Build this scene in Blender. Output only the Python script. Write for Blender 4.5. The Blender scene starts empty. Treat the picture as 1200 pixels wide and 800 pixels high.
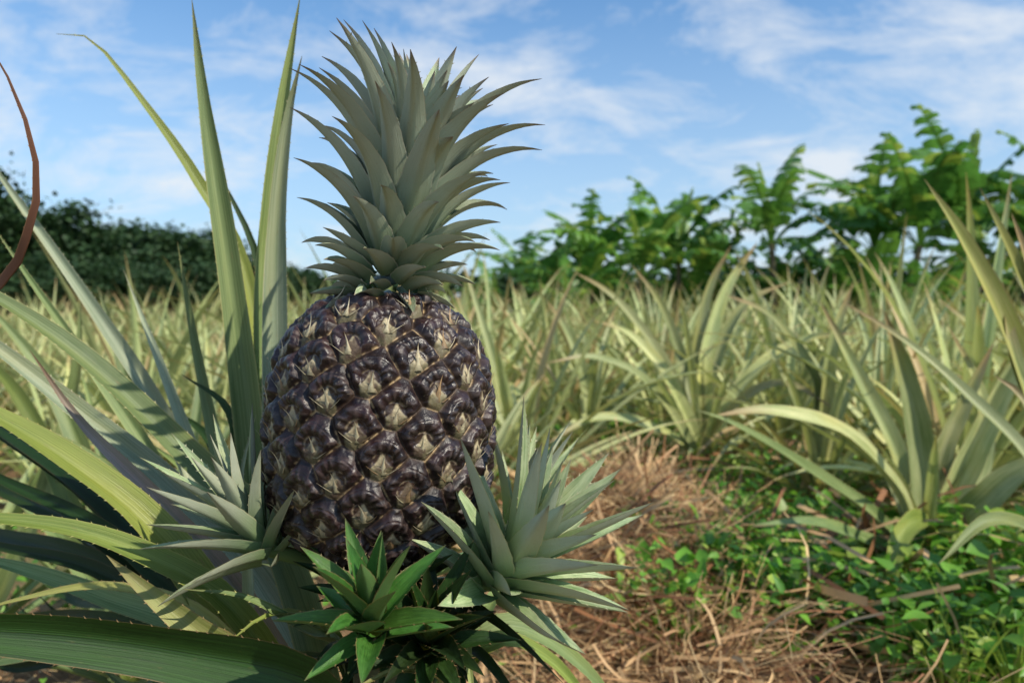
import bpy, math, random
import numpy as np
from mathutils import Vector, noise
rng = np.random.default_rng(7); random.seed(7)
scene = bpy.context.scene
CAMH = 0.65; F = 883.0; PITCH = math.atan(30/883.0)
cp, sp = math.cos(PITCH), math.sin(PITCH)
def W(px, py, d):
    a = (px-600)/F*d; b = (400-py)/F*d
    return np.array([a, d*cp + b*sp, CAMH - d*sp + b*cp])
def nrm(v):
    v = np.asarray(v, float); return v/(np.linalg.norm(v, axis=-1, keepdims=True)+1e-12)
def gz(x, y):
    m = .10*math.exp(-((x-.27)**2/.06+(y-1.85)**2/.18))
    return 0.035*noise.noise(Vector((x*0.9, y*0.9, 0.3))) + 0.016*noise.noise(Vector((x*4, y*4, 1.3))) - 0.01 + m

# ---------------------------------------------------------------- mesh builder
class MB:
    def __init__(s): s.v=[]; s.f=[]; s.d=[]; s.n=0
    def add(s, v, f, d):
        v=np.asarray(v,float).reshape(-1,3); f=np.asarray(f,int).reshape(-1,4); d=np.asarray(d,float).reshape(-1,4)
        s.v.append(v); s.f.append(f+s.n); s.d.append(d); s.n+=len(v)
    def arrays(s): return np.concatenate(s.v), np.concatenate(s.f), np.concatenate(s.d)
    def mesh(s, name, mat, origin=(0,0,0), smooth=True):
        v,f,d = s.arrays(); v = v-np.array(origin)
        m = bpy.data.meshes.new(name)
        m.vertices.add(len(v)); m.vertices.foreach_set('co', v.astype(np.float32).ravel())
        m.loops.add(len(f)*4); m.loops.foreach_set('vertex_index', f.astype(np.int32).ravel())
        m.polygons.add(len(f)); m.polygons.foreach_set('loop_start', np.arange(0,len(f)*4,4,dtype=np.int32))
        m.polygons.foreach_set('use_smooth', np.full(len(f), smooth))
        a = m.attributes.new('data','FLOAT_COLOR','POINT'); a.data.foreach_set('color', d.astype(np.float32).ravel())
        m.materials.append(mat); m.update(calc_edges=True); m.validate()
        return m
def add_obj(name, mesh, parent=None, loc=(0,0,0), **props):
    o = bpy.data.objects.new(name, mesh); scene.collection.objects.link(o); o.location = loc
    if parent is not None: o.parent = parent
    for k,v in props.items(): o[k]=v
    return o
def grid_faces(a, b, wrap=False):
    i = np.arange(a-1)[:,None]; bb = b if wrap else b-1
    j = np.arange(bb)[None,:]; j2 = (j+1)%b
    return np.stack([i*b+j, i*b+j2, (i+1)*b+j2, (i+1)*b+j], -1).reshape(-1,4)

def catmull(P, n):
    P = np.asarray(P,float); P = np.vstack([2*P[0]-P[1], P, 2*P[-1]-P[-2]])
    seg = len(P)-3
    L = np.linalg.norm(P[2:-1]-P[1:-2],axis=1); cum = np.concatenate([[0],np.cumsum(L)]); cum/=cum[-1]
    out=[]
    for u in np.linspace(0,1,n):
        k = min(np.searchsorted(cum,u,side='right')-1, seg-1); k=max(k,0)
        t = (u-cum[k])/(cum[k+1]-cum[k]+1e-9)
        p0,p1,p2,p3 = P[k:k+4]
        out.append(0.5*((2*p1)+(-p0+p2)*t+(2*p0-5*p1+4*p2-p3)*t*t+(-p0+3*p1-3*p2+p3)*t**3))
    return np.array(out)

def leaf(mb, pts, width, N, channel=0.22, thick=0.0, rand=0.5, nx=7, base=0.75, tp=2.0, twist=0.0, wave=0.0, spines=0.0):
    pts = np.asarray(pts,float); n=len(pts)
    t = np.linspace(0,1,n)
    T = nrm(np.gradient(pts,axis=0))
    N = np.broadcast_to(np.asarray(N,float),(n,3))
    S = nrm(np.cross(T,N)); N2 = np.cross(S,T)
    if twist:
        a = twist*t[:,None]; S,N2 = S*np.cos(a)+N2*np.sin(a), N2*np.cos(a)-S*np.sin(a)
    w = width*np.minimum(1,base+(1-base)*t*3.5)*(1-t**tp)
    w = np.maximum(w, width*0.015)
    w = w*(1+0.03*np.sin(t*37+rand*40))
    s = np.linspace(-1,1,nx)
    ch = channel*(np.abs(s)**1.25)
    ripple = wave*np.sin(t[:,None]*25+rand*30+s[None,:]*1.5)*np.abs(s)[None,:]
    top = pts[:,None]+S[:,None]*(s[None,:,None]*w[:,None,None]*0.5*(1-0.15*abs(channel)))+N2[:,None]*((ch[None,:]*w[:,None]+ripple*w[:,None])[...,None])
    d = np.zeros((n,nx,4)); d[...,0]=(s+1)/2; d[...,1]=t[:,None]; d[...,2]=rand; d[...,3]=0
    mb.add(top, grid_faces(n,nx), d)
    if thick>0:
        th = thick*(0.15+0.85*(1-s**2))[None,:]*np.minimum(1,(1-t)*4+0.1)[:,None]
        bot = top-N2[:,None]*th[...,None]
        d2=d.copy(); d2[...,3]=1
        mb.add(bot, grid_faces(n,nx)[:,::-1], d2)
    if spines>0:
        L = np.sum(np.linalg.norm(np.diff(pts,axis=0),axis=1)); k=int(L/spines)
        for e,sg in ((0,-1),(nx-1,1)):
            for q in range(2,k-1):
                u=(q+random.uniform(-.2,.2))/k*(n-1); i=int(u); fr=u-i
                p=top[i,e]*(1-fr)+top[i+1,e]*fr
                l=0.0015*random.uniform(.6,1.1)
                a=p-T[i]*l*0.4; b=p+T[i]*l*0.4; c=p+S[i]*sg*l*0.7+T[i]*l*0.9
                dd=[(1.0,0.5,rand,0)]*4
                mb.add([a-S[i]*sg*.0004,b-S[i]*sg*.0004,c+T[i]*.0001,c],[[0,1,2,3]],dd)

def rosette(mb, base, axis, n, hax, L, th0, th1, width, seg=12, nx=5, thick=0.0, r0=0.004, channel=0.25, start=0.0, az0=0.0, jit=0.08, pw=1.3, spines=0, tp=1.9, wb=.85, rmax=1.0):
    A = nrm(axis); U = nrm(np.cross(A,[0.1,1,0.05])); V=np.cross(A,U)
    for i in range(n):
        t = i/(n-1.0); az = az0+i*2.39996+random.uniform(-jit,jit)
        R = np.cos(az)*U+np.sin(az)*V
        a0 = math.radians(th0(t)*(1+random.uniform(-jit,jit))); a1=math.radians(th1(t)*(1+random.uniform(-jit,jit)))
        ln = L(t)*(1+random.uniform(-jit,jit)*1.3); s=np.linspace(0,1,seg)
        th = a0+(a1-a0)*s**pw
        B = np.cross(A,R)*random.uniform(-.14,.14)
        D = np.cos(th)[:,None]*A+np.sin(th)[:,None]*R + B*s[:,None]
        P = np.vstack([[0,0,0],np.cumsum((D[1:]+D[:-1])/2*ln/(seg-1),axis=0)])+np.array(base)+A*hax*t+R*r0*(1-0.7*t)
        N = np.sin(th)[:,None]*A-np.cos(th)[:,None]*R
        leaf(mb,P,width(t)*(1+random.uniform(-.12,.12)),N,channel,thick,random.random()*rmax,nx,wb,tp,twist=random.uniform(-.25,.25),spines=spines)

# ---------------------------------------------------------------- materials
def new_mat(name):
    m = bpy.data.materials.new(name); m.use_nodes=True; nt=m.node_tree; nt.nodes.clear()
    return m, nt
class NT:
    def __init__(s,nt): s.nt=nt
    def n(s,typ,**kw):
        nd=s.nt.nodes.new(typ)
        for k,v in kw.items(): setattr(nd,k,v)
        return nd
    def l(s,a,b): s.nt.links.new(a,b)
    def math(s,op,a,b=None,c=None,clamp=False):
        nd=s.n('ShaderNodeMath',operation=op,use_clamp=clamp)
        for i,x in enumerate((a,b,c)):
            if x is None: continue
            if isinstance(x,(int,float)): nd.inputs[i].default_value=x
            else: s.l(x,nd.inputs[i])
        return nd.outputs[0]
    def mix(s,f,a,b,mode='MIX'):
        nd=s.n('ShaderNodeMix',data_type='RGBA',blend_type=mode)
        for k,x in ((0,f),(6,a),(7,b)):
            if isinstance(x,(int,float)): nd.inputs[k].default_value=x
            elif isinstance(x,tuple): nd.inputs[k].default_value=(*x,1) if len(x)==3 else x
            else: s.l(x,nd.inputs[k])
        return nd.outputs[2]
    def rng(s,x,a,b,c=0.,d=1.):
        nd=s.n('ShaderNodeMapRange',clamp=True)
        s.l(x,nd.inputs[0])
        for i,q in enumerate((a,b,c,d)): nd.inputs[i+1].default_value=q
        return nd.outputs[0]
    def noise(s,vec,scale,detail=3,rough=.55,dist=0.):
        nd=s.n('ShaderNodeTexNoise'); nd.inputs['Scale'].default_value=scale; nd.inputs['Detail'].default_value=detail
        nd.inputs['Roughness'].default_value=rough; nd.inputs['Distortion'].default_value=dist
        if vec is not None: s.l(vec,nd.inputs['Vector'])
        return nd.outputs[0]
def leaf_mat(name, A, B, under, tip=(0.16,0.08,0.035), dry=(0.38,0.27,0.14), dryth=0.9, trans=0.18, rough=0.42, edge=(0.35,0.2,0.1), tip0=0.86, edgew=0.9, bump=0.5, fleck=.6, vr=.3, yel=.35, basec=None):
    m,nt=new_mat(name); g=NT(nt)
    at=g.n('ShaderNodeAttribute',attribute_name='data'); sep=g.n('ShaderNodeSeparateColor'); g.l(at.outputs['Color'],sep.inputs[0])
    s_,t_,r_=sep.outputs; side=at.outputs['Alpha']
    cb=g.n('ShaderNodeCombineXYZ'); g.l(g.math('MULTIPLY',s_,18.),cb.inputs[0]); g.l(g.math('MULTIPLY',t_,1.6),cb.inputs[1]); g.l(g.math('MULTIPLY',r_,41.),cb.inputs[2])
    st=g.noise(cb.outputs[0],1.8,5,.65)
    cb2=g.n('ShaderNodeCombineXYZ'); g.l(g.math('MULTIPLY',s_,3.),cb2.inputs[0]); g.l(g.math('MULTIPLY',t_,7.),cb2.inputs[1]); g.l(g.math('MULTIPLY',r_,17.),cb2.inputs[2])
    bl=g.noise(cb2.outputs[0],1.0,3,.6)
    cb3=g.n('ShaderNodeCombineXYZ'); g.l(g.math('MULTIPLY',s_,12.),cb3.inputs[0]); g.l(g.math('MULTIPLY',t_,60.),cb3.inputs[1]); g.l(g.math('MULTIPLY',r_,33.),cb3.inputs[2])
    fl=g.noise(cb3.outputs[0],1.2,3,.65)
    cb4=g.n('ShaderNodeCombineXYZ'); g.l(s_,cb4.inputs[0]); g.l(g.math('MULTIPLY',t_,4.),cb4.inputs[1]); g.l(g.math('MULTIPLY',r_,57.),cb4.inputs[2])
    yl=g.noise(cb4.outputs[0],1.0,2,.5)
    mixf=g.math('ADD',g.math('MULTIPLY',st,.8),g.math('MULTIPLY',bl,.4))
    c=g.mix(g.rng(mixf,.48,.70),A,B)
    c=g.mix(g.rng(yl,.52,.72,0,yel),c,(B[0]*1.35,B[1]*1.1,B[2]*.55))
    rr=g.math('FRACT',g.math('MULTIPLY',r_,7.31))
    hs=g.n('ShaderNodeHueSaturation'); g.l(c,hs.inputs['Color']); g.l(g.rng(rr,0,1,1-vr,1+vr),hs.inputs['Value']); g.l(g.rng(g.math('FRACT',g.math('MULTIPLY',r_,13.7)),0,1,.48,.51),hs.inputs['Hue'])
    c=hs.outputs[0]
    c=g.mix(g.math('MULTIPLY',side,.8),c,under)
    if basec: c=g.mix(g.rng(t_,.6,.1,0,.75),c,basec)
    c=g.mix(g.rng(fl,.63,.74,0,fleck),c,(dry[0]*.7,dry[1]*.6,dry[2]*.5))
    c=g.mix(g.rng(r_,dryth,dryth+.04),c,g.mix(st,(dry[0]*.6,dry[1]*.5,dry[2]*.45),dry))
    e=g.math('ABSOLUTE',g.math('SUBTRACT',g.math('MULTIPLY',s_,2.),1.))
    c=g.mix(g.rng(e,edgew,1.,0,.75),c,edge)
    tt=g.math('ADD',t_,g.math('MULTIPLY',g.math('SUBTRACT',st,.5),.12))
    c=g.mix(g.rng(tt,tip0,tip0+.12,0,.9),c,tip)
    oi=g.n('ShaderNodeObjectInfo'); hs2=g.n('ShaderNodeHueSaturation'); g.l(c,hs2.inputs['Color']); g.l(g.rng(oi.outputs['Random'],0,1,.82,1.15),hs2.inputs['Value'])
    c=hs2.outputs[0]
    p=g.n('ShaderNodeBsdfPrincipled'); g.l(c,p.inputs['Base Color']); g.l(g.rng(bl,.3,.7,rough-.08,rough+.15),p.inputs['Roughness'])
    p.inputs['Specular IOR Level'].default_value=.5
    bp=g.n('ShaderNodeBump'); bp.inputs['Strength'].default_value=bump; bp.inputs['Distance'].default_value=.001; g.l(st,bp.inputs['Height']); g.l(bp.outputs[0],p.inputs['Normal'])
    tr=g.n('ShaderNodeBsdfTranslucent'); g.l(g.mix(.55,c,(.40,.46,.06)),tr.inputs[0])
    mx=g.n('ShaderNodeMixShader'); mx.inputs[0].default_value=trans; g.l(p.outputs[0],mx.inputs[1]); g.l(tr.outputs[0],mx.inputs[2])
    o=g.n('ShaderNodeOutputMaterial'); g.l(mx.outputs[0],o.inputs[0]); return m
def foliage_mat(name, A, B, C=None, trans=.25, rough=.5, cth=.8):
    m,nt=new_mat(name); g=NT(nt)
    at=g.n('ShaderNodeAttribute',attribute_name='data'); sep=g.n('ShaderNodeSeparateColor'); g.l(at.outputs['Color'],sep.inputs[0])
    r_=sep.outputs[2]; c=g.mix(r_,A,B)
    if C: c=g.mix(g.rng(g.math('FRACT',g.math('MULTIPLY',r_,9.7)),cth,cth+.05),c,C)
    tc=g.n('ShaderNodeTexCoord'); nz=g.noise(tc.outputs['Object'],9.,3)
    hs=g.n('ShaderNodeHueSaturation'); g.l(c,hs.inputs['Color']); g.l(g.rng(nz,.3,.7,.7,1.25),hs.inputs['Value']); c=hs.outputs[0]
    p=g.n('ShaderNodeBsdfPrincipled'); g.l(c,p.inputs['Base Color']); p.inputs['Roughness'].default_value=rough
    tr=g.n('ShaderNodeBsdfTranslucent'); g.l(c,tr.inputs[0])
    mx=g.n('ShaderNodeMixShader'); mx.inputs[0].default_value=trans; g.l(p.outputs[0],mx.inputs[1]); g.l(tr.outputs[0],mx.inputs[2])
    o=g.n('ShaderNodeOutputMaterial'); g.l(mx.outputs[0],o.inputs[0]); return m
def bark_mat(name,A,B,scale=20):
    m,nt=new_mat(name); g=NT(nt); tc=g.n('ShaderNodeTexCoord'); nz=g.noise(tc.outputs['Object'],scale,5,.65)
    p=g.n('ShaderNodeBsdfPrincipled'); g.l(g.mix(g.rng(nz,.3,.7),A,B),p.inputs['Base Color']); p.inputs['Roughness'].default_value=.8
    bp=g.n('ShaderNodeBump'); bp.inputs['Strength'].default_value=.5; bp.inputs['Distance'].default_value=.01; g.l(nz,bp.inputs['Height']); g.l(bp.outputs[0],p.inputs['Normal'])
    o=g.n('ShaderNodeOutputMaterial'); g.l(p.outputs[0],o.inputs[0]); return m

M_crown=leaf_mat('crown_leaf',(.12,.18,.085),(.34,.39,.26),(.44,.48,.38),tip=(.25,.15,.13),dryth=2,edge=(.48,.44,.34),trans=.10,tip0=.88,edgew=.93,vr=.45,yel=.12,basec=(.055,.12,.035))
M_slip=leaf_mat('slip_leaf',(.18,.27,.12),(.40,.47,.27),(.50,.53,.40),tip=(.18,.12,.08),dryth=2,edge=(.48,.44,.28),trans=.14,tip0=.9,edgew=.93,vr=.3,yel=.15,basec=(.12,.24,.06))
M_slipg=leaf_mat('young_slip_leaf',(.035,.12,.018),(.08,.23,.035),(.16,.28,.09),tip=(.2,.13,.07),dryth=2,trans=.2,tip0=.9,edgew=.93,yel=.1)
M_hero=leaf_mat('long_leaf',(.11,.18,.055),(.28,.36,.14),(.33,.40,.21),dryth=2,trans=.22,edge=(.50,.44,.18),tip0=.94,edgew=.93)
M_herogrey=leaf_mat('grey_leaf',(.18,.25,.14),(.42,.47,.32),(.44,.48,.34),dryth=2,trans=.14,edge=(.50,.44,.26),tip0=.94,edgew=.93)
M_heroshade=leaf_mat('painted_shade_leaf',(.008,.028,.004),(.022,.070,.009),(.04,.085,.022),dryth=2,trans=.25,tip0=.95,rough=.52,edgew=.97,fleck=.2,yel=.1)  # leaf green deepened so its colour holds the shade low on the plant
M_yel=leaf_mat('yellow_leaf',(.32,.37,.09),(.54,.54,.20),(.44,.44,.18),dryth=2,trans=.32,tip0=.92,dry=(.5,.35,.15))
M_olive=leaf_mat('olive_leaf',(.14,.21,.035),(.30,.37,.08),(.33,.38,.14),dryth=2,trans=.28,tip0=.94,edgew=.93,edge=(.50,.44,.14))
M_pink=leaf_mat('pink_striped_leaf',(.52,.39,.35),(.26,.28,.20),(.46,.39,.34),dryth=2,trans=.15,yel=0)
M_brown=leaf_mat('dry_brown_leaf',(.14,.05,.03),(.28,.11,.06),(.16,.07,.04),dryth=2,trans=.05,tip0=.95,rough=.6,yel=0)
M_field=leaf_mat('field_leaf',(.25,.33,.11),(.58,.61,.30),(.50,.54,.31),dryth=.84,trans=.26,tip0=.82,edgew=.96,dry=(.60,.46,.22),tip=(.42,.28,.13))
M_straw=foliage_mat('straw',(.46,.26,.12),(.66,.47,.24),(.27,.12,.05),trans=.15,rough=.7,cth=.66)
M_weed=foliage_mat('weed_leaf',(.07,.22,.02),(.19,.42,.04),(.34,.46,.07),trans=.35,rough=.45)
M_ban=foliage_mat('banana_leaf',(.06,.18,.03),(.17,.35,.05),(.34,.45,.07),trans=.4,rough=.4,cth=.80)
M_tree=foliage_mat('tree_leaf',(.016,.048,.013),(.032,.080,.020),(.05,.10,.028),trans=.25,rough=.65,cth=.88)
M_bantrunk=bark_mat('banana_trunk',(.16,.14,.07),(.10,.07,.04),6)
M_trunk=bark_mat('bark',(.10,.075,.05),(.05,.035,.025))
M_stem=bark_mat('stem',(.14,.17,.07),(.10,.07,.04),60)

# ---------------------------------------------------------------- world
SUN_EL=math.radians(43); sd=nrm([.84,-.54,0]); SUNV=np.array([sd[0]*math.cos(SUN_EL),sd[1]*math.cos(SUN_EL),math.sin(SUN_EL)])
world=bpy.data.worlds.new('World'); scene.world=world; world.use_nodes=True; nt=world.node_tree; nt.nodes.clear(); g=NT(nt)
sky=g.n('ShaderNodeTexSky',sky_type='NISHITA'); sky.sun_disc=False; sky.sun_elevation=SUN_EL
sky.sun_rotation=math.atan2(SUNV[0],SUNV[1]); sky.air_density=1.0; sky.dust_density=.6; sky.ozone_density=2.0
tc=g.n('ShaderNodeTexCoord'); sx=g.n('ShaderNodeSeparateXYZ'); g.l(tc.outputs['Generated'],sx.inputs[0])
zz=g.math('ADD',g.math('MAXIMUM',sx.outputs[2],0.),.34)
cb=g.n('ShaderNodeCombineXYZ'); g.l(g.math('DIVIDE',sx.outputs[0],zz),cb.inputs[0]); g.l(g.math('DIVIDE',sx.outputs[1],zz),cb.inputs[1])
mp=g.n('ShaderNodeMapping'); mp.inputs['Rotation'].default_value=(0,0,math.radians(-52)); mp.inputs['Scale'].default_value=(1.5,2.3,1); mp.inputs['Location'].default_value=(3.3,1.1,0); g.l(cb.outputs[0],mp.inputs[0])
n1=g.noise(mp.outputs[0],2.3,12,.66,.35); n2=g.noise(mp.outputs[0],.8,3,.5)
cl=g.rng(g.math('ADD',g.math('MULTIPLY',n1,.95),g.math('MULTIPLY',n2,.5)),.67,.94,0,.8)
hz=g.math('POWER',g.rng(sx.outputs[2],.44,-.02,0,.92),1.2)
c=g.mix(1.,sky.outputs[0],(.72,1.13,1.36),'MULTIPLY')
c=g.mix(hz,c,(4.4,5.3,6.2)); c=g.mix(cl,c,(6.3,6.6,6.9))
bg=g.n('ShaderNodeBackground'); g.l(c,bg.inputs[0]); bg.inputs[1].default_value=.135
o=g.n('ShaderNodeOutputWorld'); g.l(bg.outputs[0],o.inputs[0])
sl=bpy.data.lights.new('sun','SUN'); sl.energy=5.0; sl.angle=math.radians(.5); sl.color=(1,.92,.76)
so=bpy.data.objects.new('sun',sl); scene.collection.objects.link(so); so.location=(5,-3,8)
so.rotation_euler=Vector(SUNV).to_track_quat('Z','Y').to_euler()

# ---------------------------------------------------------------- ground
k=190; u=np.linspace(-1,1,k); gx=np.sign(u)*(np.abs(u)**3.2)*150+u*3; gy=gx+2.0
mb=MB(); V=np.zeros((k,k,3))
for i in range(k):
    for j in range(k):
        V[i,j]=(gx[j],gy[i],gz(gx[j],gy[i]))
mb.add(V,grid_faces(k,k),np.zeros((k,k,4)))
m,nt=new_mat('soil'); g=NT(nt); tc=g.n('ShaderNodeTexCoord')
a=g.noise(tc.outputs['Object'],1.3,4); b=g.noise(tc.outputs['Object'],28,5,.7); 
c=g.mix(g.rng(b,.35,.65),(.11,.06,.025),(.30,.18,.09)); c=g.mix(g.rng(a,.48,.6,0,.8),c,(.06,.11,.02))
p=g.n('ShaderNodeBsdfPrincipled'); g.l(c,p.inputs['Base Color']); p.inputs['Roughness'].default_value=.95
bp=g.n('ShaderNodeBump'); bp.inputs['Strength'].default_value=.8; bp.inputs['Distance'].default_value=.02; g.l(b,bp.inputs['Height']); g.l(bp.outputs[0],p.inputs['Normal'])
o=g.n('ShaderNodeOutputMaterial'); g.l(p.outputs[0],o.inputs[0])
add_obj('ground',mb.mesh('ground',m),kind='structure',label='brown soil field covered in dry straw and weeds')

# ---------------------------------------------------------------- PINEAPPLE HERO
plant_base=W(440,1400,.56); plant_base[2]=gz(plant_base[0],plant_base[1])
hero=bpy.data.objects.new('pineapple_plant',None); scene.collection.objects.link(hero); hero.location=plant_base; hero.empty_display_size=.1
hero['label']='fruiting pineapple plant with ripe dark pineapple and spiky leaves'; hero['category']='pineapple plant'
FC=W(447,500,.5); R=.0710; HH=.0885
ax=nrm([.035,.0,1.0]); exx=nrm(np.cross([0,1,0],ax)); eyy=np.cross(ax,exx)
def prof(t): 
    t=np.clip(t,-1,1); r=R*(1-np.abs(t)**2.8)**(1/2.15); return r*(1-.035*t)
tt=np.linspace(-.985,.985,4000); rr=prof(tt); dz=HH*np.gradient(tt); dr=np.gradient(rr); dA=2*np.pi*rr*np.sqrt(dz**2+dr**2); cum=np.cumsum(dA); area=cum[-1]
NE=130; et=np.interp((np.arange(NE)+.5)/NE*area,cum,tt)+rng.normal(0,.007,NE); ea=np.arange(NE)*2.399963+.6+rng.normal(0,.016,NE)
er=prof(et); E=np.stack([er*np.cos(ea),er*np.sin(ea),HH*et],-1)
cell=math.sqrt(area/NE)*.5*1.06
def nrmprof(t,a):
    e=1e-3; t=np.clip(t,-.995,.995); d1=(prof(t+e)-prof(t-e))/(2*e*HH)
    v=np.stack([np.cos(a),np.sin(a),-d1],-1); return nrm(v)
EN=nrmprof(et,ea); ET=np.stack([-np.sin(ea),np.cos(ea),0*ea],-1); EU=np.cross(EN,ET)
NU,NV=900,560
ph=np.linspace(-np.pi/2,np.pi/2,NV); tv=np.sin(ph*0.9985); av=np.linspace(0,2*np.pi,NU,endpoint=False)
TT,AA=np.meshgrid(tv,av,indexing='ij'); RR=prof(TT)
Pb=np.stack([RR*np.cos(AA),RR*np.sin(AA),HH*TT],-1).reshape(-1,3); Nb=nrmprof(TT.ravel(),AA.ravel())
i1=np.empty(len(Pb),int); d1=np.empty(len(Pb)); d2=np.empty(len(Pb))
for s in range(0,len(Pb),20000):
    q=Pb[s:s+20000]; D=np.linalg.norm(q[:,None]-E[None],axis=2); idx=np.argpartition(D,1,axis=1)[:,:2]
    a=np.take_along_axis(D,idx,1); i1[s:s+20000]=idx[:,0]*(a[:,0]<=a[:,1])+idx[:,1]*(a[:,0]>a[:,1]); a.sort(axis=1); d1[s:s+20000]=a[:,0]; d2[s:s+20000]=a[:,1]
rel=Pb-E[i1]; X=(rel*ET[i1]).sum(1)/cell; Y=(rel*EU[i1]).sum(1)/cell
er_=rng.random(NE)[i1]
def sst(x,a,b): x=np.clip((x-a)/(b-a),0,1); return x*x*(3-2*x)
bd=(d2-d1)/(2*cell)
nz2=np.array([noise.noise(Vector(p*95)) for p in Pb]); nzv=np.array([noise.noise(Vector(p*280)) for p in Pb]); nz3=np.array([noise.noise(Vector(p*720)) for p in Pb])
Yc=Y+.30
ang=np.arctan2(Yc,X); rad=np.hypot(X*.86,Yc*.92)
dome=np.sqrt(sst(bd,0,.30))
upper=sst(Yc,-.50,.0)
rr1=.72+.06*nz2+.05*(er_-.5)
arch=np.exp(-(np.abs(rad-rr1)/.31)**2.8)*upper
crease=np.exp(-((rad-.38-.05*nz2)/.035)**2)*upper
crease2=np.exp(-((rad-.86-.05*nz2-.04*np.sin(er_*20+ang*3))/.025)**2)*upper
pit=sst(rad,.40,.18)*sst(Yc,-.5,.0)
wr=np.sin(ang*11+er_*9+nz2*5)*.5+.5
wid=np.where(Y<-.55,.48,.48*np.exp(-(Y+.55)*3.3))
star=sst(wid-np.abs(X-.14*(er_-.5))+.06*nz2,-.03,.06)*sst(.1-Y,0,.15)
h=.0023*dome+.0030*arch*dome-.0006*crease-.0006*crease2*dome-.0003*pit+.0006*(wr-.5)*arch+.0004*star+.00045*nzv+.00022*nz3
h*=(1-sst(np.abs(TT.ravel()),.93,1.0)*.7)
Pd=Pb+Nb*h[:,None]
def lerp(a,b,f): f=np.clip(f,0,1)[:,None]; return a*(1-f)+b*f
A3=np.array
dark=A3([.010,.0052,.0058]); dark2=A3([.026,.012,.013]); groove=A3([.035,.018,.010]); pale=A3([.54,.46,.29]); 
col=np.tile(dark,(len(Pb),1))
col=lerp(col,dark2,sst(nz2,-.2,.4))
col=lerp(col,A3([.09,.065,.06]),sst(wr,.5,1.)*arch*.45)
col=lerp(col,A3([.15,.10,.08]),crease2*sst(nzv,-.1,.4)*.5)
col=lerp(col,A3([.34,.26,.17]),crease*sst(nzv,-.1,.35)*.6)
col=lerp(col,A3([.05,.03,.02]),pit*.8)
col=lerp(col,groove,sst(bd,.12,.03))
col=lerp(col,A3([.44,.31,.16]),sst(bd,.06,.012)*sst(nzv+.5*nz2,-.05,.3)*.75)
bc=lerp(np.tile(A3([.14,.12,.06]),(len(Pb),1)),pale,sst(Y,-.8,-.1)+.3*nzv)
bc=lerp(bc,A3([.07,.04,.025]),sst(nz2+.6*nzv,-.05,.4)*.85)
col=lerp(col,bc,star*.75)
col=lerp(col,A3([.42,.35,.26]),sst(nz3+nzv*.4,.6,.8)*.22)
mbf=MB(); Q=Pd[:,0:1]*exx+Pd[:,1:2]*eyy+Pd[:,2:3]*ax+FC
gl=np.clip(dome*1.1-star,0,1)
fd=np.concatenate([col,gl[:,None]],1)
mbf.add(Q,grid_faces(NV,NU,True),fd)
def tow(p): return p[...,0:1]*exx+p[...,1:2]*eyy+p[...,2:3]*ax+FC
for i in range(NE):
    if abs(et[i])>.97: continue
    lean=random.uniform(-.25,.25)
    spk=[(0,random.uniform(.8,1.2),1.,0)]
    if random.random()<.6: spk.append((-.20,.5,.32,-.6))
    if random.random()<.6: spk.append((.20,.5,.32,.6))
    for kk,(x0,ln_,ws_,dx) in enumerate(spk):
        s=np.linspace(0,1,9); ln=cell*ln_*random.uniform(.85,1.1); up=-.88*cell+s*ln
        out=.0024+.0026*s+ (.0048*s**3 if kk==0 else .0004*s)
        lat=cell*(x0+lean*s**2+dx*s)
        c=E[i]+EU[i]*up[:,None]+EN[i]*out[:,None]+ET[i]*lat[:,None]
        w=cell*A3([.31,.24,.16,.10,.065,.045,.033,.02,.005])*random.uniform(.75,1.15)*ws_
        sx_=np.linspace(-1,1,5)
        Vv=c[:,None]+ET[i]*(sx_[None,:,None]*w[:,None,None])-EN[i]*((np.abs(sx_)**1.3)[None,:,None]*w[:,None,None]*.5)
        f=np.clip(s*1.3,0,1)[:,None]
        cc=A3([.15,.13,.07])*(1-f)+A3([.72,.64,.44])*f
        if random.random()<.3: cc=cc*A3([.6,.45,.35])
        cc[-1:]=A3([.22,.12,.07])
        cc=np.repeat(cc[:,None],5,1); cc[:,[0,4]]*=A3([.6,.48,.42]); cc*=(1+rng.uniform(-.2,.2,(9,5,1)))
        dd=np.concatenate([cc,np.zeros((9,5,1))],2)
        mbf.add(tow(Vv.reshape(-1,3)),grid_faces(9,5),dd)
m,nt=new_mat('pineapple_skin'); g=NT(nt); at=g.n('ShaderNodeAttribute',attribute_name='data'); tc=g.n('ShaderNodeTexCoord')
nz=g.noise(tc.outputs['Object'],900,4,.7); nzb=g.noise(tc.outputs['Object'],160,3,.6)
c=g.mix(g.rng(nz,.45,.7,0,.4),at.outputs['Color'],g.mix(1.,at.outputs['Color'],(2.2,2.0,1.8),'MULTIPLY'))
p=g.n('ShaderNodeBsdfPrincipled'); g.l(c,p.inputs['Base Color']); g.l(g.math('ADD',g.rng(at.outputs['Alpha'],0,1,.55,.24),g.rng(nzb,.35,.65,0,.20)),p.inputs['Roughness']); p.inputs['Specular IOR Level'].default_value=.48
bp=g.n('ShaderNodeBump'); bp.inputs['Strength'].default_value=.45; bp.inputs['Distance'].default_value=.0005; g.l(nz,bp.inputs['Height']); g.l(bp.outputs[0],p.inputs['Normal'])
o=g.n('ShaderNodeOutputMaterial'); g.l(p.outputs[0],o.inputs[0])
fruit=add_obj('pineapple',mbf.mesh('pineapple',m,origin=plant_base),parent=hero,label='large dark purple brown pineapple with pale bracts')
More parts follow.
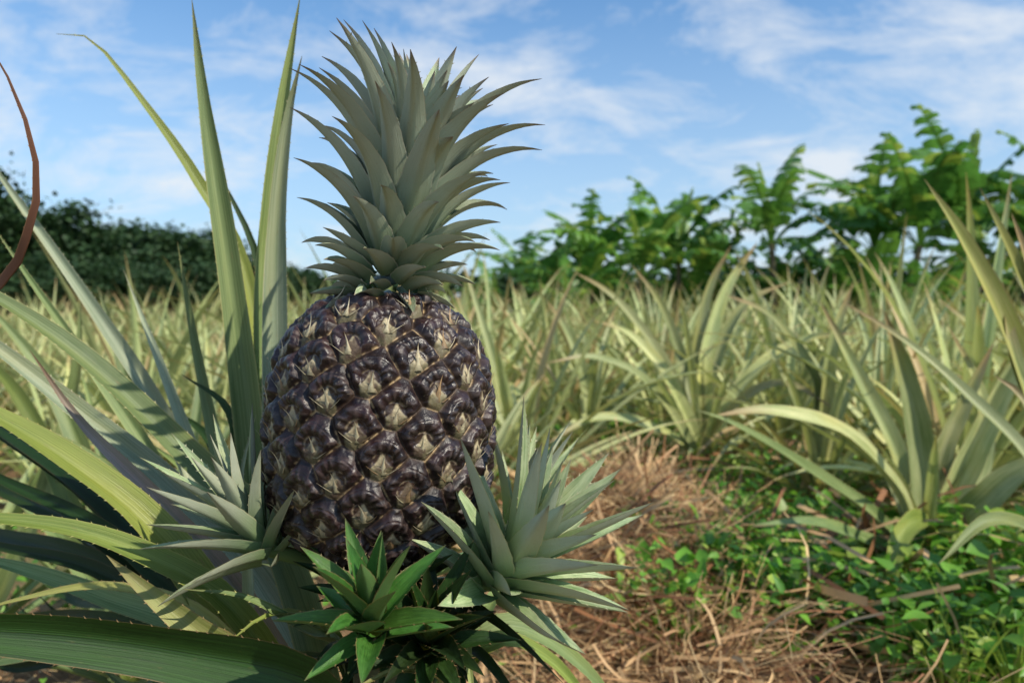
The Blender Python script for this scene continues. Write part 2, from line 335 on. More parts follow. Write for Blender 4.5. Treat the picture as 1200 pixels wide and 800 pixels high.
# crown
top=FC+ax*HH*.87; cax=nrm([.20,-.04,1])
mb=MB()
def ip(xs,ys): return lambda t: float(np.interp(t,xs,ys))
rosette(mb,top,cax,120,.086,ip([0,.18,.32,.46,.62,.85,1],[.020,.030,.050,.082,.106,.098,.072]),ip([0,.15,.3,.55,.8,1],[86,72,48,20,8,2]),ip([0,.15,.3,.5,.8,1],[135,112,96,84,58,18]),
        ip([0,.18,.35,.6,1],[.012,.015,.020,.027,.024]),seg=18,nx=7,thick=.0010,r0=.023,channel=.34,spines=.006,tp=1.8,wb=.95,pw=1.6,jit=.18)
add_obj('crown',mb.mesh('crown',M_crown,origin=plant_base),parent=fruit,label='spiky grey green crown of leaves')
# stem
mb=MB(); n=20; s=np.linspace(0,1,n); botm=FC-ax*HH*.9; path=plant_base[None]*(1-s)[:,None]+botm[None]*s[:,None]; a=np.linspace(0,2*np.pi,16,endpoint=False)
V=path[:,None]+.016*(1+.2*(1-s))[:,None,None]*np.stack([np.cos(a),np.sin(a),0*a],-1)[None]
mb.add(V,grid_faces(n,16,True),np.zeros((n,16,4))); add_obj('stem',mb.mesh('stem',M_stem,origin=plant_base),parent=hero)
def slip(px,py,d,axis,n,hax,Ls,w,t0,t1,mat,label,az0=0.,r0=.008):
    mb=MB(); b=W(px,py,d)
    rosette(mb,b,axis,n,hax,ip([0,.3,.7,1],[Ls*.6,Ls*.9,Ls,Ls*.75]),ip([0,1],[t0,6]),ip([0,1],[t1,14]),ip([0,.5,1],[w*.9,w,w*.75]),seg=16,nx=7,thick=.0012,r0=r0,az0=az0,spines=.006,tp=1.9,wb=.9,channel=.32,jit=.16)
    p1=b+nrm(axis)*hax*.3; p0=botm*1.0-np.array([0,0,.03]); s=np.linspace(0,1,10)[:,None]; path=p0*(1-s)+p1*s + np.array([0,.02,-.006])*np.sin(s*np.pi)
    a=np.linspace(0,2*np.pi,10,endpoint=False); T=nrm(p1-p0); U=nrm(np.cross(T,[0,0,1])); Vv=np.cross(T,U)
    ring=.005*(np.cos(a)[:,None]*U+np.sin(a)[:,None]*Vv)
    d_=np.zeros((10,10,4)); d_[...,0]=.5; d_[...,1]=.0; d_[...,2]=.4
    mb.add(path[:,None]+ring[None],grid_faces(10,10,True),d_)
    add_obj('slip',mb.mesh('slip',mat,origin=plant_base),parent=hero,label=label)
slip(572,696,.46,[.58,-.15,.80],40,.032,.086,.024,84,78,M_slip,'pale green slip sprouting beside fruit base',.3)
slip(590,650,.55,[.3,.1,.95],16,.03,.085,.016,45,65,M_slip,'pale green slip sprouting beside fruit base',1.3)
slip(440,745,.40,[-.02,-.35,.9],18,.02,.052,.017,82,98,M_slipg,'small fresh green slip under the fruit',.9)
slip(322,655,.47,[-.50,-.15,.85],28,.03,.078,.015,72,84,M_slip,'thin splayed pale slip beside fruit base',2.1)
slip(450,722,.48,[.05,-.3,.85],34,.02,.060,.018,85,115,M_heroshade,'green slip below the fruit with shade painted into its colour',.4)
slip(500,765,.44,[.1,-.4,.6],26,.02,.052,.017,85,110,M_heroshade,'green slip below the fruit with shade painted into its colour',1.4)

def make_leaf(parent, base, pts, wpx, mat, N=(0,-.7,.7), root=None, channel=.27, twist=0, n=44, thick=.0018, label=None, tp=4., name='leaf',spines=.008):
    P=[W(*p) for p in pts]
    if root is not None: P=[root]+P
    P=catmull(P,n); dm=pts[len(pts)//2][2]
    mb=MB(); leaf(mb,P,wpx*dm/F,nrm(N),channel,thick,random.random()*.86,9,.8,tp,twist,wave=.025,spines=spines)
    o=add_obj(name,mb.mesh(name,mat,origin=base),parent=parent)
    if label: o['label']=label
    return o
def rt(): return plant_base+np.array([random.uniform(-.03,.03),random.uniform(-.02,.03),random.uniform(.03,.12)])
H=lambda pts,w,mat=M_hero,**k: make_leaf(hero,plant_base,pts,w*1.0,mat,root=rt(),**k)
H([(330,900,.60),(305,650,.63),(293,500,.64),(268,300,.64),(240,120,.63),(225,0,.62)],38,N=(.2,-1,.1),mat=M_hero,tp=5)
H([(350,900,.60),(322,650,.64),(316,450,.65),(318,280,.65),(332,130,.64),(352,-5,.63)],36,N=(-.1,-1,.1),tp=5,mat=M_hero)
H([(370,900,.58),(335,650,.62),(325,450,.63),(326,260,.63),(338,140,.62),(354,66,.61)],38,N=(.1,-1,.1),channel=.3,tp=5,mat=M_herogrey)
H([(390,900,.62),(330,600,.70),(290,330,.72),(230,210,.72),(160,110,.70),(108,48,.68),(66,40,.66)],22,N=(.3,-.8,.6),tp=5,mat=M_olive,label='long arching leaf with dark hooked tip')
H([(380,900,.60),(330,600,.74),(308,400,.76),(300,300,.76),(262,215,.76),(235,160,.76)],18,N=(.3,-.8,.6),mat=M_heroshade)
# left-side fans
H([(400,900,.55),(330,650,.56),(230,545,.56),(110,430,.54),(0,352,.52),(-140,280,.5)],46,N=(.1,-.6,.8),mat=M_hero)
H([(400,920,.58),(320,700,.6),(200,570,.6),(90,480,.6),(-20,395,.58),(-120,330,.57)],40,N=(.1,-.75,.7),mat=M_herogrey)
H([(390,950,.55),(280,760,.54),(180,620,.54),(80,540,.53),(-30,475,.52),(-150,430,.5)],58,N=(.1,-.5,.85),mat=M_olive)
H([(390,950,.52),(330,800,.50),(265,705,.49),(180,655,.48),(90,622,.47),(-20,608,.46),(-150,610,.45)],40,N=(.0,-.65,.8),mat=M_olive)
H([(430,980,.47),(420,880,.45),(370,800,.43),(230,765,.42),(60,742,.40),(-140,735,.38),(-300,735,.37)],90,N=(-.3,-.95,.15),mat=M_heroshade,label='broad green leaf with shade painted into its colour')
H([(410,1000,.47),(330,900,.45),(200,840,.43),(40,815,.41),(-140,830,.39)],84,N=(-.3,-.95,.15),mat=M_heroshade,label='broad green leaf with shade painted into its colour')
H([(400,980,.48),(300,800,.46),(230,740,.46),(170,690,.46),(125,650,.46)],54,N=(.0,-.8,.6),mat=M_yel,tp=6,label='yellowing leaf with brown patches')
H([(400,930,.58),(300,720,.57),(200,600,.57),(100,500,.57),(35,410,.57)],28,N=(.2,-.8,.5),mat=M_pink,label='pinkish dried leaf with pale stripes')
H([(390,950,.5),(260,740,.52),(140,688,.53),(20,703,.54),(-60,730,.54)],20,N=(0,-.6,.8),mat=M_yel)
H([(380,900,.6),(250,680,.66),(130,560,.68),(30,500,.68),(-60,470,.68)],36,N=(0,-.6,.8))
H([(380,950,.55),(250,760,.56),(120,700,.58),(0,660,.58),(-80,650,.58)],40,N=(0,-.6,.8))
H([(400,900,.6),(300,690,.66),(240,560,.68),(190,430,.70),(145,316,.72)],22,N=(.3,-1,.2),mat=M_herogrey)
H([(400,900,.6),(310,690,.66),(265,560,.68),(235,430,.70),(208,283,.70)],24,N=(.1,-1,.2),mat=M_hero)
H([(400,900,.6),(290,700,.7),(200,500,.74),(110,360,.76),(0,205,.78),(-40,150,.78)],24,N=(.2,-1,.3),mat=M_herogrey)
H([(400,900,.6),(280,700,.66),(170,520,.7),(80,390,.72),(-10,262,.74)],22,N=(.2,-1,.3))
H([(350,900,.5),(300,770,.5),(290,650,.5),(283,560,.5),(300,486,.5)],26,N=(.1,-1,.3),mat=M_herogrey,tp=3)
for q in range(36):
    tx=random.uniform(-120,260); ty=random.uniform(400,760); dd=random.uniform(.68,.98)
    H([(390,930,.6),(390*.55+tx*.45-20,ty*.5+400,.62+.2*(dd-.6)),(tx+60,ty+50,dd-.03),(tx,ty,dd)],random.uniform(22,38),N=(random.uniform(-.2,.4),-.8,.6),mat=random.choice([M_hero,M_heroshade,M_heroshade,M_heroshade,M_heroshade]),spines=0,tp=3)  # mostly the shade-darkened green, painting gloom between the left leaves
# lower right / bottom
H([(460,930,.52),(530,780,.52),(600,735,.53),(680,780,.55),(745,860,.57)],42,N=(.1,-.6,.8),mat=M_hero)
H([(470,930,.52),(560,765,.50),(640,770,.52),(720,860,.53)],34,N=(-.1,-.6,.8),mat=M_olive)
H([(460,940,.50),(520,810,.46),(470,785,.42),(400,815,.38)],28,N=(.1,-.6,.8),mat=M_yel)
for (x1,y1,x2,y2,mt) in [(500,735,600,880,M_heroshade),(520,700,660,800,M_heroshade),(400,775,280,870,M_heroshade),(370,770,240,800,M_hero),(480,740,530,900,M_heroshade),(540,725,560,870,M_hero),(360,740,215,690,M_hero),(420,780,360,900,M_heroshade),(350,720,260,760,M_olive),(455,750,440,900,M_heroshade),(500,760,480,890,M_heroshade),(550,760,640,880,M_heroshade),(390,760,330,890,M_heroshade),(530,770,560,900,M_heroshade)]:
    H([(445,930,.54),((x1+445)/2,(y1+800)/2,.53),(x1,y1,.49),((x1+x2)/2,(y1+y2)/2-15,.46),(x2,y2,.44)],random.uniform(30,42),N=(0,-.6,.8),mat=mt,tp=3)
H([(470,920,.56),(600,660,.62),(640,560,.64),(690,500,.65)],20,N=(-.3,-.8,.4),mat=M_hero)
H([(300,1000,.55),(0,900,.52),(-220,640,.52),(-130,420,.5),(0,338,.47),(32,285,.45),(47,225,.44),(38,160,.43),(10,90,.42),(-20,40,.41)],15,N=(.5,-.8,.2),mat=M_brown,channel=.7,twist=2.5,tp=8,label='thin dried brown curling leaf',name='dry_leaf')

# ---------------------------------------------------------------- neighbouring near plants
def near_plant(px,d,leaves,label,extra=0,mat=M_field,eL=.5,ew=.036,rm=.87):
    y=370+CAMH/d*F; b=W(px,y,d); b[2]=gz(b[0],b[1])
    e=bpy.data.objects.new('pineapple_plant',None); scene.collection.objects.link(e); e.location=b
    e['label']=label; e['category']='pineapple plant'; e['group']='pineapple plants in the field'
    for L in leaves:
        pts,w=L[0],L[1]; mt=L[2] if len(L)>2 else mat; N=L[3] if len(L)>3 else (0,-.7,.7)
        make_leaf(e,b,pts,w*1.05,mt,N=N,root=b+np.array([random.uniform(-.03,.03),random.uniform(-.03,.03),.0]),spines=0,thick=.003,n=30)
    if extra:
        mb=MB(); rosette(mb,b,[0,0,1],extra,.08,ip([0,1],[eL*.85,eL]),ip([0,1],[80,10]),ip([0,1],[125,40]),ip([0,1],[ew,ew]),seg=16,nx=5,r0=.03,channel=.28,jit=.25,tp=3,rmax=rm)
        add_obj('leaf_rosette',mb.mesh('leaf_rosette',mat,origin=b),parent=e)
near_plant(1085,1.8,[
 ([(1083,640,1.8),(1078,540,1.8),(1062,450,1.78),(1035,362,1.75)],34,M_field,(-.1,-1,.2)),
 ([(1072,640,1.78),(1045,570,1.7),(985,508,1.62),(905,484,1.55),(835,487,1.5)],34,M_field,(.1,-.6,.8)),
 ([(1065,650,1.75),(1020,600,1.66),(940,545,1.58),(860,497,1.5),(815,480,1.48)],20,M_hero),
 ([(1092,640,1.8),(1120,570,1.8),(1170,465,1.75),(1215,380,1.7)],32,M_field,(-.1,-.8,.4)),
 ([(1097,650,1.78),(1140,600,1.7),(1195,553,1.65),(1270,530,1.6)],38),
 ([(1070,660,1.7),(1010,632,1.6),(950,612,1.5),(880,615,1.45)],22,M_hero),
 ([(1065,665,1.7),(1015,650,1.6),(985,690,1.5),(968,790,1.42)],30,M_yel),
 ([(1087,640,1.82),(1100,540,1.84),(1130,470,1.86),(1165,400,1.86)],24,M_field,(-.1,-1,.2)),
 ([(1078,640,1.85),(1050,530,1.9),(1005,440,1.92),(960,352,1.92)],22,M_field,(.1,-1,.3)),
 ([(1090,650,1.7),(1080,610,1.6),(1050,640,1.5),(1040,740,1.4)],28,M_olive),
 ([(1090,660,1.85),(1145,560,1.95),(1150,470,2.0),(1110,380,2.0)],22),
],'pale green pineapple plant with arching leaves on strawy soil',extra=14,eL=.48,ew=.032)
near_plant(1300,1.25,[
 ([(1275,720,1.25),(1240,560,1.22),(1180,390,1.2),(1130,285,1.18),(1083,210,1.17)],42,M_yel,(.2,-1,.2)),
 ([(1290,720,1.25),(1250,450,1.25),(1190,310,1.25),(1148,220,1.25)],34,M_yel,(.2,-1,.2)),
 ([(1280,740,1.35),(1220,560,1.5),(1130,460,1.6),(1060,400,1.65),(985,352,1.7)],20,M_field,(.1,-.8,.6)),
 ([(1280,760,1.2),(1225,640,1.15),(1160,610,1.1),(1100,660,1.05)],28,M_hero),
 ([(1280,740,1.3),(1240,560,1.35),(1200,470,1.4),(1165,440,1.42)],30,M_field,(.1,-1,.3)),
 ([(1290,740,1.25),(1250,500,1.25),(1210,330,1.25),(1185,250,1.25)],38,M_field,(.1,-1,.2)),
 ([(1290,740,1.2),(1235,520,1.2),(1190,430,1.2),(1175,330,1.2)],36,M_field,(.1,-1,.2)),
],'yellow green pineapple plant with tall upright leaves',extra=0)
near_plant(822,2.9,[
 ([(822,500,2.9),(826,420,2.9),(850,340,2.9),(888,283,2.9)],20,M_field,(.2,-1,.2)),
 ([(818,500,2.9),(815,420,2.9),(830,340,2.9),(857,287,2.9)],17,M_field,(.2,-1,.2)),
 ([(812,510,2.85),(780,440,2.8),(740,395,2.8),(695,375,2.7)],18),
 ([(808,520,2.8),(760,450,2.7),(700,420,2.6),(640,425,2.5)],16),
 ([(812,510,2.9),(775,420,2.9),(720,350,2.9),(672,318,2.9)],16,M_field),
 ([(830,520,2.85),(880,440,2.8),(940,400,2.8),(1010,390,2.7)],18),
 ([(830,520,2.8),(870,470,2.6),(920,450,2.5),(980,480,2.4)],17),
 ([(808,530,2.8),(760,500,2.6),(700,490,2.5),(640,520,2.4)],17),
 ([(825,500,3.0),(835,430,3.1),(870,360,3.1),(925,330,3.1)],16),
 ([(815,500,3.0),(800,430,3.1),(775,360,3.1),(740,310,3.1)],16),
],'large pale pineapple plant with many arching leaves',extra=26,eL=.6,ew=.034)
near_plant(960,2.45,[([(960,480,2.45),(940,420,2.4),(900,370,2.35),(850,345,2.3)],20,M_field),([(965,480,2.45),(975,400,2.4),(1000,330,2.4)],20,M_field,(.1,-1,.2))],'tangled pale pineapple plant with some dry leaves',extra=28,eL=.56,ew=.034,rm=.93)
near_plant(690,3.1,[([(690,470,3.1),(670,400,3.1),(640,350,3.1)],16,M_field)],'tangled pale pineapple plant with some dry leaves',extra=30,eL=.62,ew=.036,rm=.93)
near_plant(1190,2.6,[([(1190,480,2.6),(1150,400,2.6),(1100,350,2.6)],20,M_field)],'tangled pale pineapple plant with some dry leaves',extra=28,eL=.66,ew=.040,rm=.95)
near_plant(150,1.25,[
 ([(150,760,1.25),(120,600,1.25),(60,450,1.25),(-20,350,1.25)],26,M_hero),
 ([(160,760,1.25),(170,600,1.3),(150,450,1.3),(115,335,1.3)],22,M_hero,(.1,-1,.2)),
 ([(160,760,1.25),(200,620,1.3),(230,500,1.35),(240,400,1.4)],22,M_hero,(-.1,-1,.2)),
 ([(150,770,1.2),(90,650,1.15),(20,580,1.1),(-60,560,1.1)],28,M_hero),
 ([(150,770,1.2),(70,560,1.3),(20,460,1.35),(-40,400,1.4)],24,M_olive),
],'pineapple plant with narrow pale leaves behind the fruiting one',extra=20,ew=.028,mat=M_hero)
near_plant(-40,1.4,[([(0,700,1.3),(60,560,1.3),(90,440,1.3),(95,350,1.3)],24,M_hero,(0,-1,.2))],'pineapple plant with narrow pale leaves',extra=20,ew=.028,mat=M_hero)

# ---------------------------------------------------------------- field plants
variants=[]
for k in range(8):
    mb=MB(); random.seed(100+k); n=random.randint(28,42); hgt=random.uniform(.58,.84); ww=random.uniform(.034,.046)
    rosette(mb,[0,0,0],[random.uniform(-.15,.15),random.uniform(-.15,.15),1],n,.10,ip([0,.4,1],[hgt*.8,hgt*1.1,hgt*.9]),ip([0,.5,1],[70,38,8]),ip([0,.4,1],[135,90,32]),ip([0,1],[ww,ww]),seg=12,nx=5,r0=.035,channel=.28,jit=.32,pw=1.6,tp=2.6)
    variants.append(mb)
vmesh=[v.mesh('pineapple_plant',M_field) for v in variants]
def in_clear(x,y):
    if y<1.55: return True
    px=600+x/y*F
    if y<2.1 and 540<px<1500: return True
    if y<2.3 and 560<px<1200: return True
    if y<2.9 and 630<px<900: return True
    if px<330 and y<2.4: return True
    for (a,b) in ((822,2.9),(960,2.45),(690,3.1),(1190,2.6)):
        if math.hypot(x-(a-600)/F*b,y-b)<.4: return True
    return False
pts=[]; tries=0
while len(pts)<250 and tries<60000:
    tries+=1
    y=1.3+9.0*random.random()**.85; x=random.uniform(-1,1)*(y*.74+.5)
    if in_clear(x,y): continue
    if x<0 and y<1.9: continue
    md=.37+.02*y
    if any((x-a)**2+(y-b)**2<md*md for a,b in pts): continue
    pts.append((x,y))
for i,(x,y) in enumerate(pts):
    o=add_obj('pineapple_plant',vmesh[i%8],loc=(x,y,gz(x,y)-.01)); s=random.uniform(.68,1.16)*(.86 if x<-.5 else 1); o.scale=(s,s,s*random.uniform(.9,1.08)); o.rotation_euler=(random.uniform(-.18,.18),random.uniform(-.18,.18),random.uniform(0,6.28))
    o['label']='grey green pineapple plant growing in the field'; o['category']='pineapple plant'; o['group']='pineapple plants in the field'
mb=MB()
for i in range(180):
    y=random.uniform(10,19); x=random.uniform(-1,1)*(y*.75+1); v,f,d=variants[i%8].arrays(); a=random.uniform(0,6.28); s=random.uniform(.9,1.3)
    Rm=np.array([[math.cos(a),-math.sin(a),0],[math.sin(a),math.cos(a),0],[0,0,1]])
    mb.add(v@Rm.T*s+np.array([x,y,gz(x,y)]),f,d)
add_obj('pineapple_field',mb.mesh('pineapple_field',M_field),kind='stuff',label='dense far rows of pale green pineapple plants',category='pineapple plants')

# ---------------------------------------------------------------- templates scatter
def rotm(yaw,pitch,roll):
    cy,sy=np.cos(yaw),np.sin(yaw); cx,sx=np.cos(pitch),np.sin(pitch); cz,sz=np.cos(roll),np.sin(roll); n=len(yaw); o=np.zeros(n); l=np.ones(n)
    Rz=np.stack([cy,-sy,o,sy,cy,o,o,o,l],-1).reshape(n,3,3); Rx=np.stack([l,o,o,o,cx,-sx,o,sx,cx],-1).reshape(n,3,3); Ry=np.stack([cz,o,sz,o,l,o,-sz,o,cz],-1).reshape(n,3,3)
    return Rz@Rx@Ry
def scatter(mb,tv,tf,pos,Rm,sc,rand):
    n=len(pos); k=len(tv); V=np.einsum('nij,nkj->nki',Rm,tv[None]*sc[:,None,:])+pos[:,None]
    Fc=tf[None]+(np.arange(n)*k)[:,None,None]; D=np.zeros((n,k,4)); D[...,2]=rand[:,None]; D[...,0]=.5
    mb.add(V.reshape(-1,3),Fc.reshape(-1,4),D.reshape(-1,4))
ys=np.array([0,.15,.4,.7,1.]); ws=np.array([.02,.28,.36,.22,.01]); tv=[]
for y_,w_ in zip(ys,ws):
    for s_ in (-1,0,1): tv.append((s_*w_,y_,abs(s_)*w_*.3-.12*y_*y_))
leafT=np.array(tv,float); leafF=grid_faces(5,3)
tv=[]
for q in np.linspace(0,1,5):
    for s_ in (-.5,.5): tv.append((s_,q,.16*math.sin(q*3.1)))
strT=np.array(tv); strF=grid_faces(5,2)
n=20000
yy=.95+4.2*rng.random(n)**1.3; xx=-.9+rng.random(n)*(yy*.9+1.3)
n2=17000; xx=np.concatenate([xx,rng.normal(.27,.12,n2)]); yy=np.concatenate([yy,1.8+rng.normal(0,.30,n2)]); yy=np.maximum(yy,.9)
hr=np.concatenate([rng.random(n)**2*.06,rng.random(n2)*.13])
zz_=np.array([gz(a,b) for a,b in zip(xx,yy)])+hr
keep=np.array([(i>=n) or noise.noise(Vector((a*1.6,b*1.6,5)))>-.15 or random.random()<.25 for i,(a,b) in enumerate(zip(xx,yy))])
xx,yy,zz_=xx[keep],yy[keep],zz_[keep]; n=len(xx)
mb=MB(); ln=.04+rng.random(n)**1.5*.18
dirn=np.array([noise.noise(Vector((a*3.1,b*3.1,21)))*6 for a,b in zip(xx,yy)])
scatter(mb,strT,strF,np.stack([xx,yy,zz_],-1),rotm(dirn+rng.normal(0,.9,n),rng.normal(0,.42,n),rng.random(n)*3),np.stack([.0010+rng.random(n)**5*.006,ln,ln],-1),rng.random(n))
add_obj('straw',mb.mesh('straw',M_straw),kind='stuff',label='dry golden brown straw mulch lying on the soil',category='straw')
n=420; yy=1.35+3*rng.random(n); xx=-.1+rng.random(n)*(yy*.75+.3)
n2=180; c0=W(1050,680,1.75); xx=np.concatenate([xx,c0[0]+rng.normal(0,.14,n2)]); yy=np.concatenate([yy,c0[1]+rng.normal(-.05,.12,n2)]); n=len(xx)
mb=MB(); zz_=np.array([gz(a,b) for a,b in zip(xx,yy)])+.04+rng.random(n)*.09
ln=.12+rng.random(n)*.24
scatter(mb,strT,strF,np.stack([xx,yy,zz_],-1),rotm(rng.random(n)*6.28,rng.normal(0,.3,n),rng.normal(0,.9,n)),np.stack([.004+rng.random(n)*.012,ln,ln],-1),rng.random(n)*.8+.1)
add_obj('dead_leaf_litter',mb.mesh('dead_leaf_litter',M_straw),kind='stuff',label='dead tan pineapple leaves scattered on the soil',category='dead leaves')
cl=[]
def patch(px,py,spread,cnt,h=.14,size=.022):
    d=CAMH/((py-370)/F); c=W(px,py,d)
    for _ in range(cnt):
        x=random.gauss(c[0],spread); y=random.gauss(c[1],spread); cl.append((x,y,gz(x,y)+.03+random.random()*h,size*random.choice([.5,.7,1,1.5])))
for a in [(920,660,.09,650),(870,760,.07,800),(930,720,.09,750),(1000,760,.1,800),(1080,770,.13,900),(690,535,.22,1300),(650,525,.3,900),(760,545,.16,1100),(880,590,.15,900),(980,650,.08,450),(1130,740,.13,1200),(1180,680,.15,1200),(1190,760,.1,900),(640,590,.12,500),(100,700,.4,500),(1000,600,.2,800),(820,740,.06,420),(850,640,.07,420),(770,785,.05,260),(700,600,.06,150)]:
    patch(*a)
for _ in range(4000):
    y=random.uniform(1.2,7); x=random.uniform(-1,1)*y*.75
    if noise.noise(Vector((x*1.5,y*1.5,9)))>.08: cl.append((x,y,gz(x,y)+.03+random.random()*.14,.022))
cl=np.array(cl); n=len(cl); mb=MB(); s=cl[:,3]*(.5+rng.random(n)*.9)
scatter(mb,leafT,leafF,cl[:,:3],rotm(rng.random(n)*6.28,rng.normal(.1,.5,n),rng.normal(0,.5,n)),np.stack([s*(.6+rng.random(n)*.7),s,s],-1),rng.random(n))
add_obj('ground_cover',mb.mesh('ground_cover',M_weed),kind='stuff',label='low bright green leafy weeds on the soil',category='weeds')
wm=[]
for k in range(4):
    mb=MB(); n=30+8*(k%2); a=rng.random(n)*6.28; hh=.02+rng.random(n)*.22; rr=.02+rng.random(n)*.08; pos=np.stack([np.cos(a)*rr,np.sin(a)*rr,hh],-1); s=.022+rng.random(n)**1.5*.045
    scatter(mb,leafT,leafF,pos,rotm(a-1.57+rng.normal(0,.5,n),rng.normal(.1,.4,n),rng.normal(0,.4,n)),np.stack([s*[.8,1.2,1.,.65][k],s,s],-1),rng.random(n))
    for q in range(n):
        e_=pos[q]
        P=catmull([[0,0,-.01],[e_[0]*.4,e_[1]*.4,e_[2]*.6],e_],6); leaf(mb,P,.004,[1,.2,.3],.3,0,.3,3,1,8)
    wm.append(mb.mesh('weed_plant',M_weed))
for i in range(56):
    if i<38: px=random.uniform(1040,1230); py=random.uniform(660,860)
    else: px=random.uniform(830,1100); py=random.uniform(620,790)
    d=CAMH/((py-370)/F); c=W(px,py,d); o=add_obj('weed_plant',wm[i%4],loc=(c[0],c[1],gz(c[0],c[1]))); s=random.uniform(.5,1.05)*(1 if i<38 else .65); o.scale=(s,s,s); o.rotation_euler=(0,0,random.uniform(0,6.28))
    o['label']='leafy bright green weed growing from strawy soil'; o['category']='weed'; o['group']='leafy weeds on the soil'

# ---------------------------------------------------------------- banana plants
def banana_meshes(seed,H0,upright,nl):
    random.seed(seed); r=np.random.default_rng(seed)
    tb=MB(); n=14; s=np.linspace(0,1,n); a=np.linspace(0,2*np.pi,14,endpoint=False); lean=random.uniform(-.2,.2)
    path=np.stack([lean*s**2,0*s,s*H0],-1); rad=.095-.05*s
    tb.add(path[:,None]+rad[:,None,None]*np.stack([np.cos(a),np.sin(a),0*a],-1)[None],grid_faces(n,14,True),np.zeros((n,14,4)))
    mb=MB()
    for i in range(nl):
        t=i/(nl-1); az=i*2.4+random.uniform(-.5,.5); Rr=np.array([math.cos(az),math.sin(az),0]); A=np.array([0,0,1.])
        a0=math.radians((36*(1-t)+4)*random.uniform(.7,1.3)); a1=math.radians(np.interp(t,[0,.5,.85,1],[150,116,80,20])*random.uniform(.8,1.12)*upright); ln=random.uniform(1.8,2.4)*(1 if t<.93 else .7); m_=40; s=np.linspace(0,1,m_); th=a0+(a1-a0)*s**1.4
        D=np.cos(th)[:,None]*A+np.sin(th)[:,None]*Rr; P=np.vstack([[0,0,0],np.cumsum((D[1:]+D[:-1])/2*ln/(m_-1),axis=0)])+path[-1]-A*.1
        leaf(mb,P,.06,np.sin(th)[:,None]*A-np.cos(th)[:,None]*Rr,.3,0,.75,3,1,3)
        T=nrm(np.gradient(P,axis=0)); Nn=np.sin(th)[:,None]*A-np.cos(th)[:,None]*Rr; S=np.cross(T,Nn)
        lr=random.random(); whole=random.random()<.3
        q=8
        while q<m_-1:
            k=random.choice([1,2,2,3]) if not whole else random.choice([3,5,7]); q2=min(q+k,m_-1)
            for sg in (-1,1):
                if random.random()<.07: continue
                u=(q+q2)/2/(m_-1); wl=.285*math.sin(math.pi*min(1,(u-.1)/.90)**.8)**.55*random.uniform(.72,1.18)+.03
                if t>.93: wl*=.5
                ns=5; ss=np.linspace(0,1,ns); droop=random.uniform(.15,.85)*(1-.4*t)
                rows=[]
                fw=random.uniform(.1,.5)
                for e in ss:
                    tap=1-(.42 if not whole else .1)*e**2
                    off=S[q]*sg*wl*e*(1-.25*droop*e)+T[q]*wl*fw*e-np.array([0,0,1])*wl*droop*e**1.6+Nn[q]*(.06*wl*e+.02*math.sin(e*3))
                    pm=(P[q]+P[q2])/2
                    rows+= [pm+(P[q]-pm)*tap*.96+off, pm+(P[q2]-pm)*tap*.96+off]
                dd=np.zeros((ns*2,4)); dd[:,2]=np.clip(lr+random.uniform(-.2,.2),0,.99)
                if t>.93: dd[:,2]=.0928
                mb.add(rows,grid_faces(ns,2),dd)
            q=q2
    return tb.mesh('trunk',M_bantrunk), mb.mesh('crown',M_ban), float(np.percentile(mb.arrays()[0][:,2],98))
bm=[banana_meshes(3,1.9,.95,10),banana_meshes(11,1.6,1.,11),banana_meshes(23,1.3,1.,11),banana_meshes(31,1.7,.9,10),banana_meshes(47,.8,1.,10),banana_meshes(59,.6,.9,10)]
def banana(px,topy,d,i,rot):
    x=(px-600)/F*d; hgt=(370-topy)/F*d+CAMH; s=hgt/bm[i][2]
    z=gz(x,d); e=bpy.data.objects.new('banana_plant',None); scene.collection.objects.link(e); e.location=(x,d,z-.02); e.scale=(s,s,s); e.rotation_euler=(0,0,rot)
    e['label']='banana plant with torn drooping green leaves beside the field'; e['category']='banana plant'; e['group']='banana plants at the field edge'
    add_obj('trunk',bm[i][0],parent=e); add_obj('crown',bm[i][1],parent=e)
for a in [(908,180,16,0,.4),(1022,185,17,1,2.),(1062,175,15,3,3.1),(1125,150,15.5,1,1.2),(1200,182,16,3,4.),(795,218,17,1,.9),(745,225,16,2,5.),(692,240,17,1,2.2),(650,280,18,2,4.4),(612,272,20,1,.2),(985,270,21,2,2.9),(580,305,19,4,2.),(1260,160,16,1,.3),(835,240,18,2,1.),(1160,235,18,2,3.)]:
    banana(*a)
for i in range(26):
    banana(random.uniform(560,1260),random.uniform(275,318),random.uniform(13.5,21),random.choice([4,5,2,4]),random.uniform(0,6))

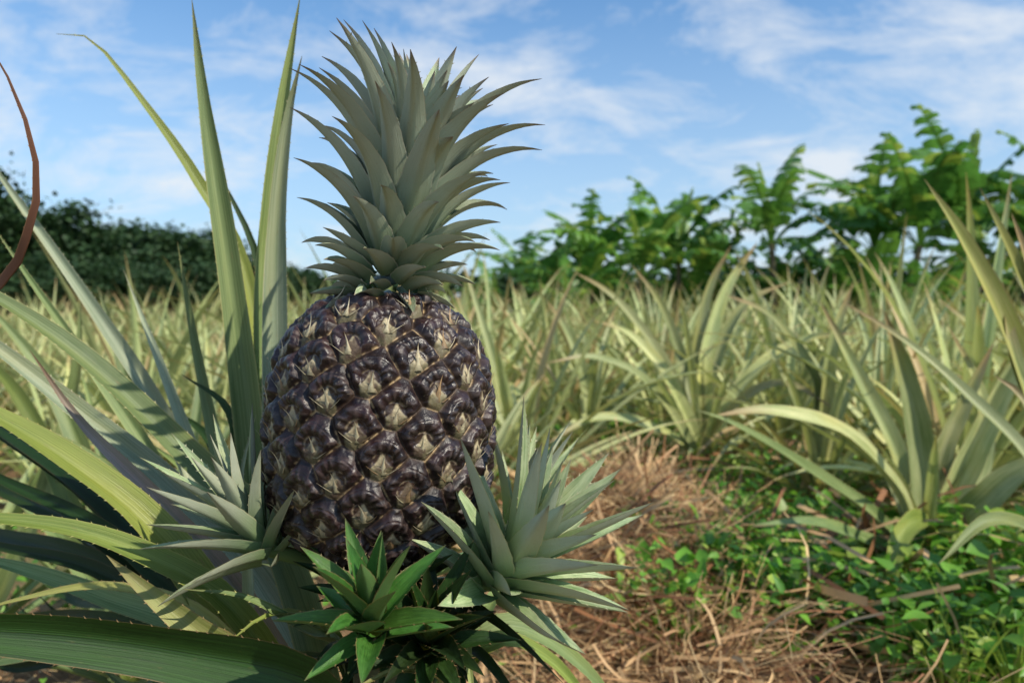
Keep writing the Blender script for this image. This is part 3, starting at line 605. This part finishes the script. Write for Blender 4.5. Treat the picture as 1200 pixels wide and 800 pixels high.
# ---------------------------------------------------------------- broadleaf trees
def tree_meshes(seed):
    r=np.random.default_rng(seed); random.seed(seed); tb=MB(); a=np.linspace(0,2*np.pi,10,endpoint=False)
    def limb(p0,p1,r0,r1):
        P=catmull([p0,(np.array(p0)+p1)/2+r.normal(0,.12,3),p1],9); rad=np.linspace(r0,r1,9); T=nrm(P[-1]-P[0]); U=nrm(np.cross(T,[.3,1,.1])); V_=np.cross(T,U)
        tb.add(P[:,None]+rad[:,None,None]*(np.cos(a)[:,None]*U+np.sin(a)[:,None]*V_)[None],grid_faces(9,10,True),np.zeros((9,10,4)))
    limb([0,0,0],[.1,0,2.2],.22,.14); mb=MB(); P=[]
    for k in range(46):
        v=nrm(r.normal(0,1,3)); q=v*r.random()**.4*np.array([1.9,1.9,1.6])+np.array([0,0,2.9]); 
        if k<9: limb([.1,0,2.1],q,.09,.02)
        n=170; c=q+r.normal(0,1,(n,3))*np.array([.34,.34,.22])*r.uniform(.7,1.3); P.append(c)
    P=np.vstack(P); n=len(P); s=.10+r.random(n)*.11
    scatter(mb,leafT,leafF,P,rotm(r.random(n)*6.28,r.normal(0,.7,n),r.normal(0,.7,n)),np.stack([s*1.3,s,s],-1),r.random(n))
    return tb.mesh('trunk',M_trunk), mb.mesh('crown',M_tree)
tm=[tree_meshes(s) for s in (5,6,7)]
def tree(px,topy,d,i,rot,sx=1.):
    x=(px-600)/F*d; s=((370-topy)/F*d+CAMH)/5.1
    e=bpy.data.objects.new('tree',None); scene.collection.objects.link(e); e.location=(x,d,-.03); e.scale=(s*sx,s*sx,s); e.rotation_euler=(0,0,rot)
    e['label']='dark green bushy tree at the field edge'; e['category']='tree'; e['group']='trees behind the field'
    add_obj('trunk',tm[i][0],parent=e); add_obj('crown',tm[i][1],parent=e)
for a in [(-60,155,26,0,.3),(45,245,27,1,1.,1.2),(95,225,27,2,2.,1.1),(150,248,29,0,3.,1.2),(205,255,27,1,4.,1.2),(250,258,29,2,5.,1.1),(15,238,30,1,2.5,1.2),(290,285,32,0,1.,1.2),(350,310,36,1,.4,1.4),(60,290,22,2,.7,1.2),(180,298,23,0,.7,1.3),(120,295,21,1,3.,1.2),(240,300,22,2,2.,1.2)]:
    tree(*a)
mb=MB(); n=16000; x=rng.uniform(-42,42,n); y=44+rng.random(n)*4; hb=np.array([3.0+1.5*noise.noise(Vector((a*.25,0,3)))+.9*noise.noise(Vector((a*.9,0,8))) for a in x]); z=rng.random(n)**.8*hb
s=.35+rng.random(n)*.3
scatter(mb,leafT,leafF,np.stack([x,y,z],-1),rotm(rng.random(n)*6.28,rng.normal(0,.7,n),rng.normal(0,.7,n)),np.stack([s*1.3,s,s],-1),rng.random(n))
add_obj('distant_woodland',mb.mesh('distant_woodland',M_tree),kind='stuff',label='far dark green line of bushes and trees',category='woodland')

# ---------------------------------------------------------------- camera
cam=bpy.data.cameras.new('camera'); cam.sensor_width=36; cam.lens=26.5; cam.clip_start=.02; cam.clip_end=600
cam.dof.use_dof=True; cam.dof.focus_distance=.45; cam.dof.aperture_fstop=9
co=bpy.data.objects.new('camera',cam); scene.collection.objects.link(co); co.location=(0,0,CAMH); co.rotation_euler=(math.pi/2-PITCH,0,0)
scene.camera=co
scene.view_settings.view_transform='Standard'; scene.view_settings.look='None'; scene.view_settings.exposure=0
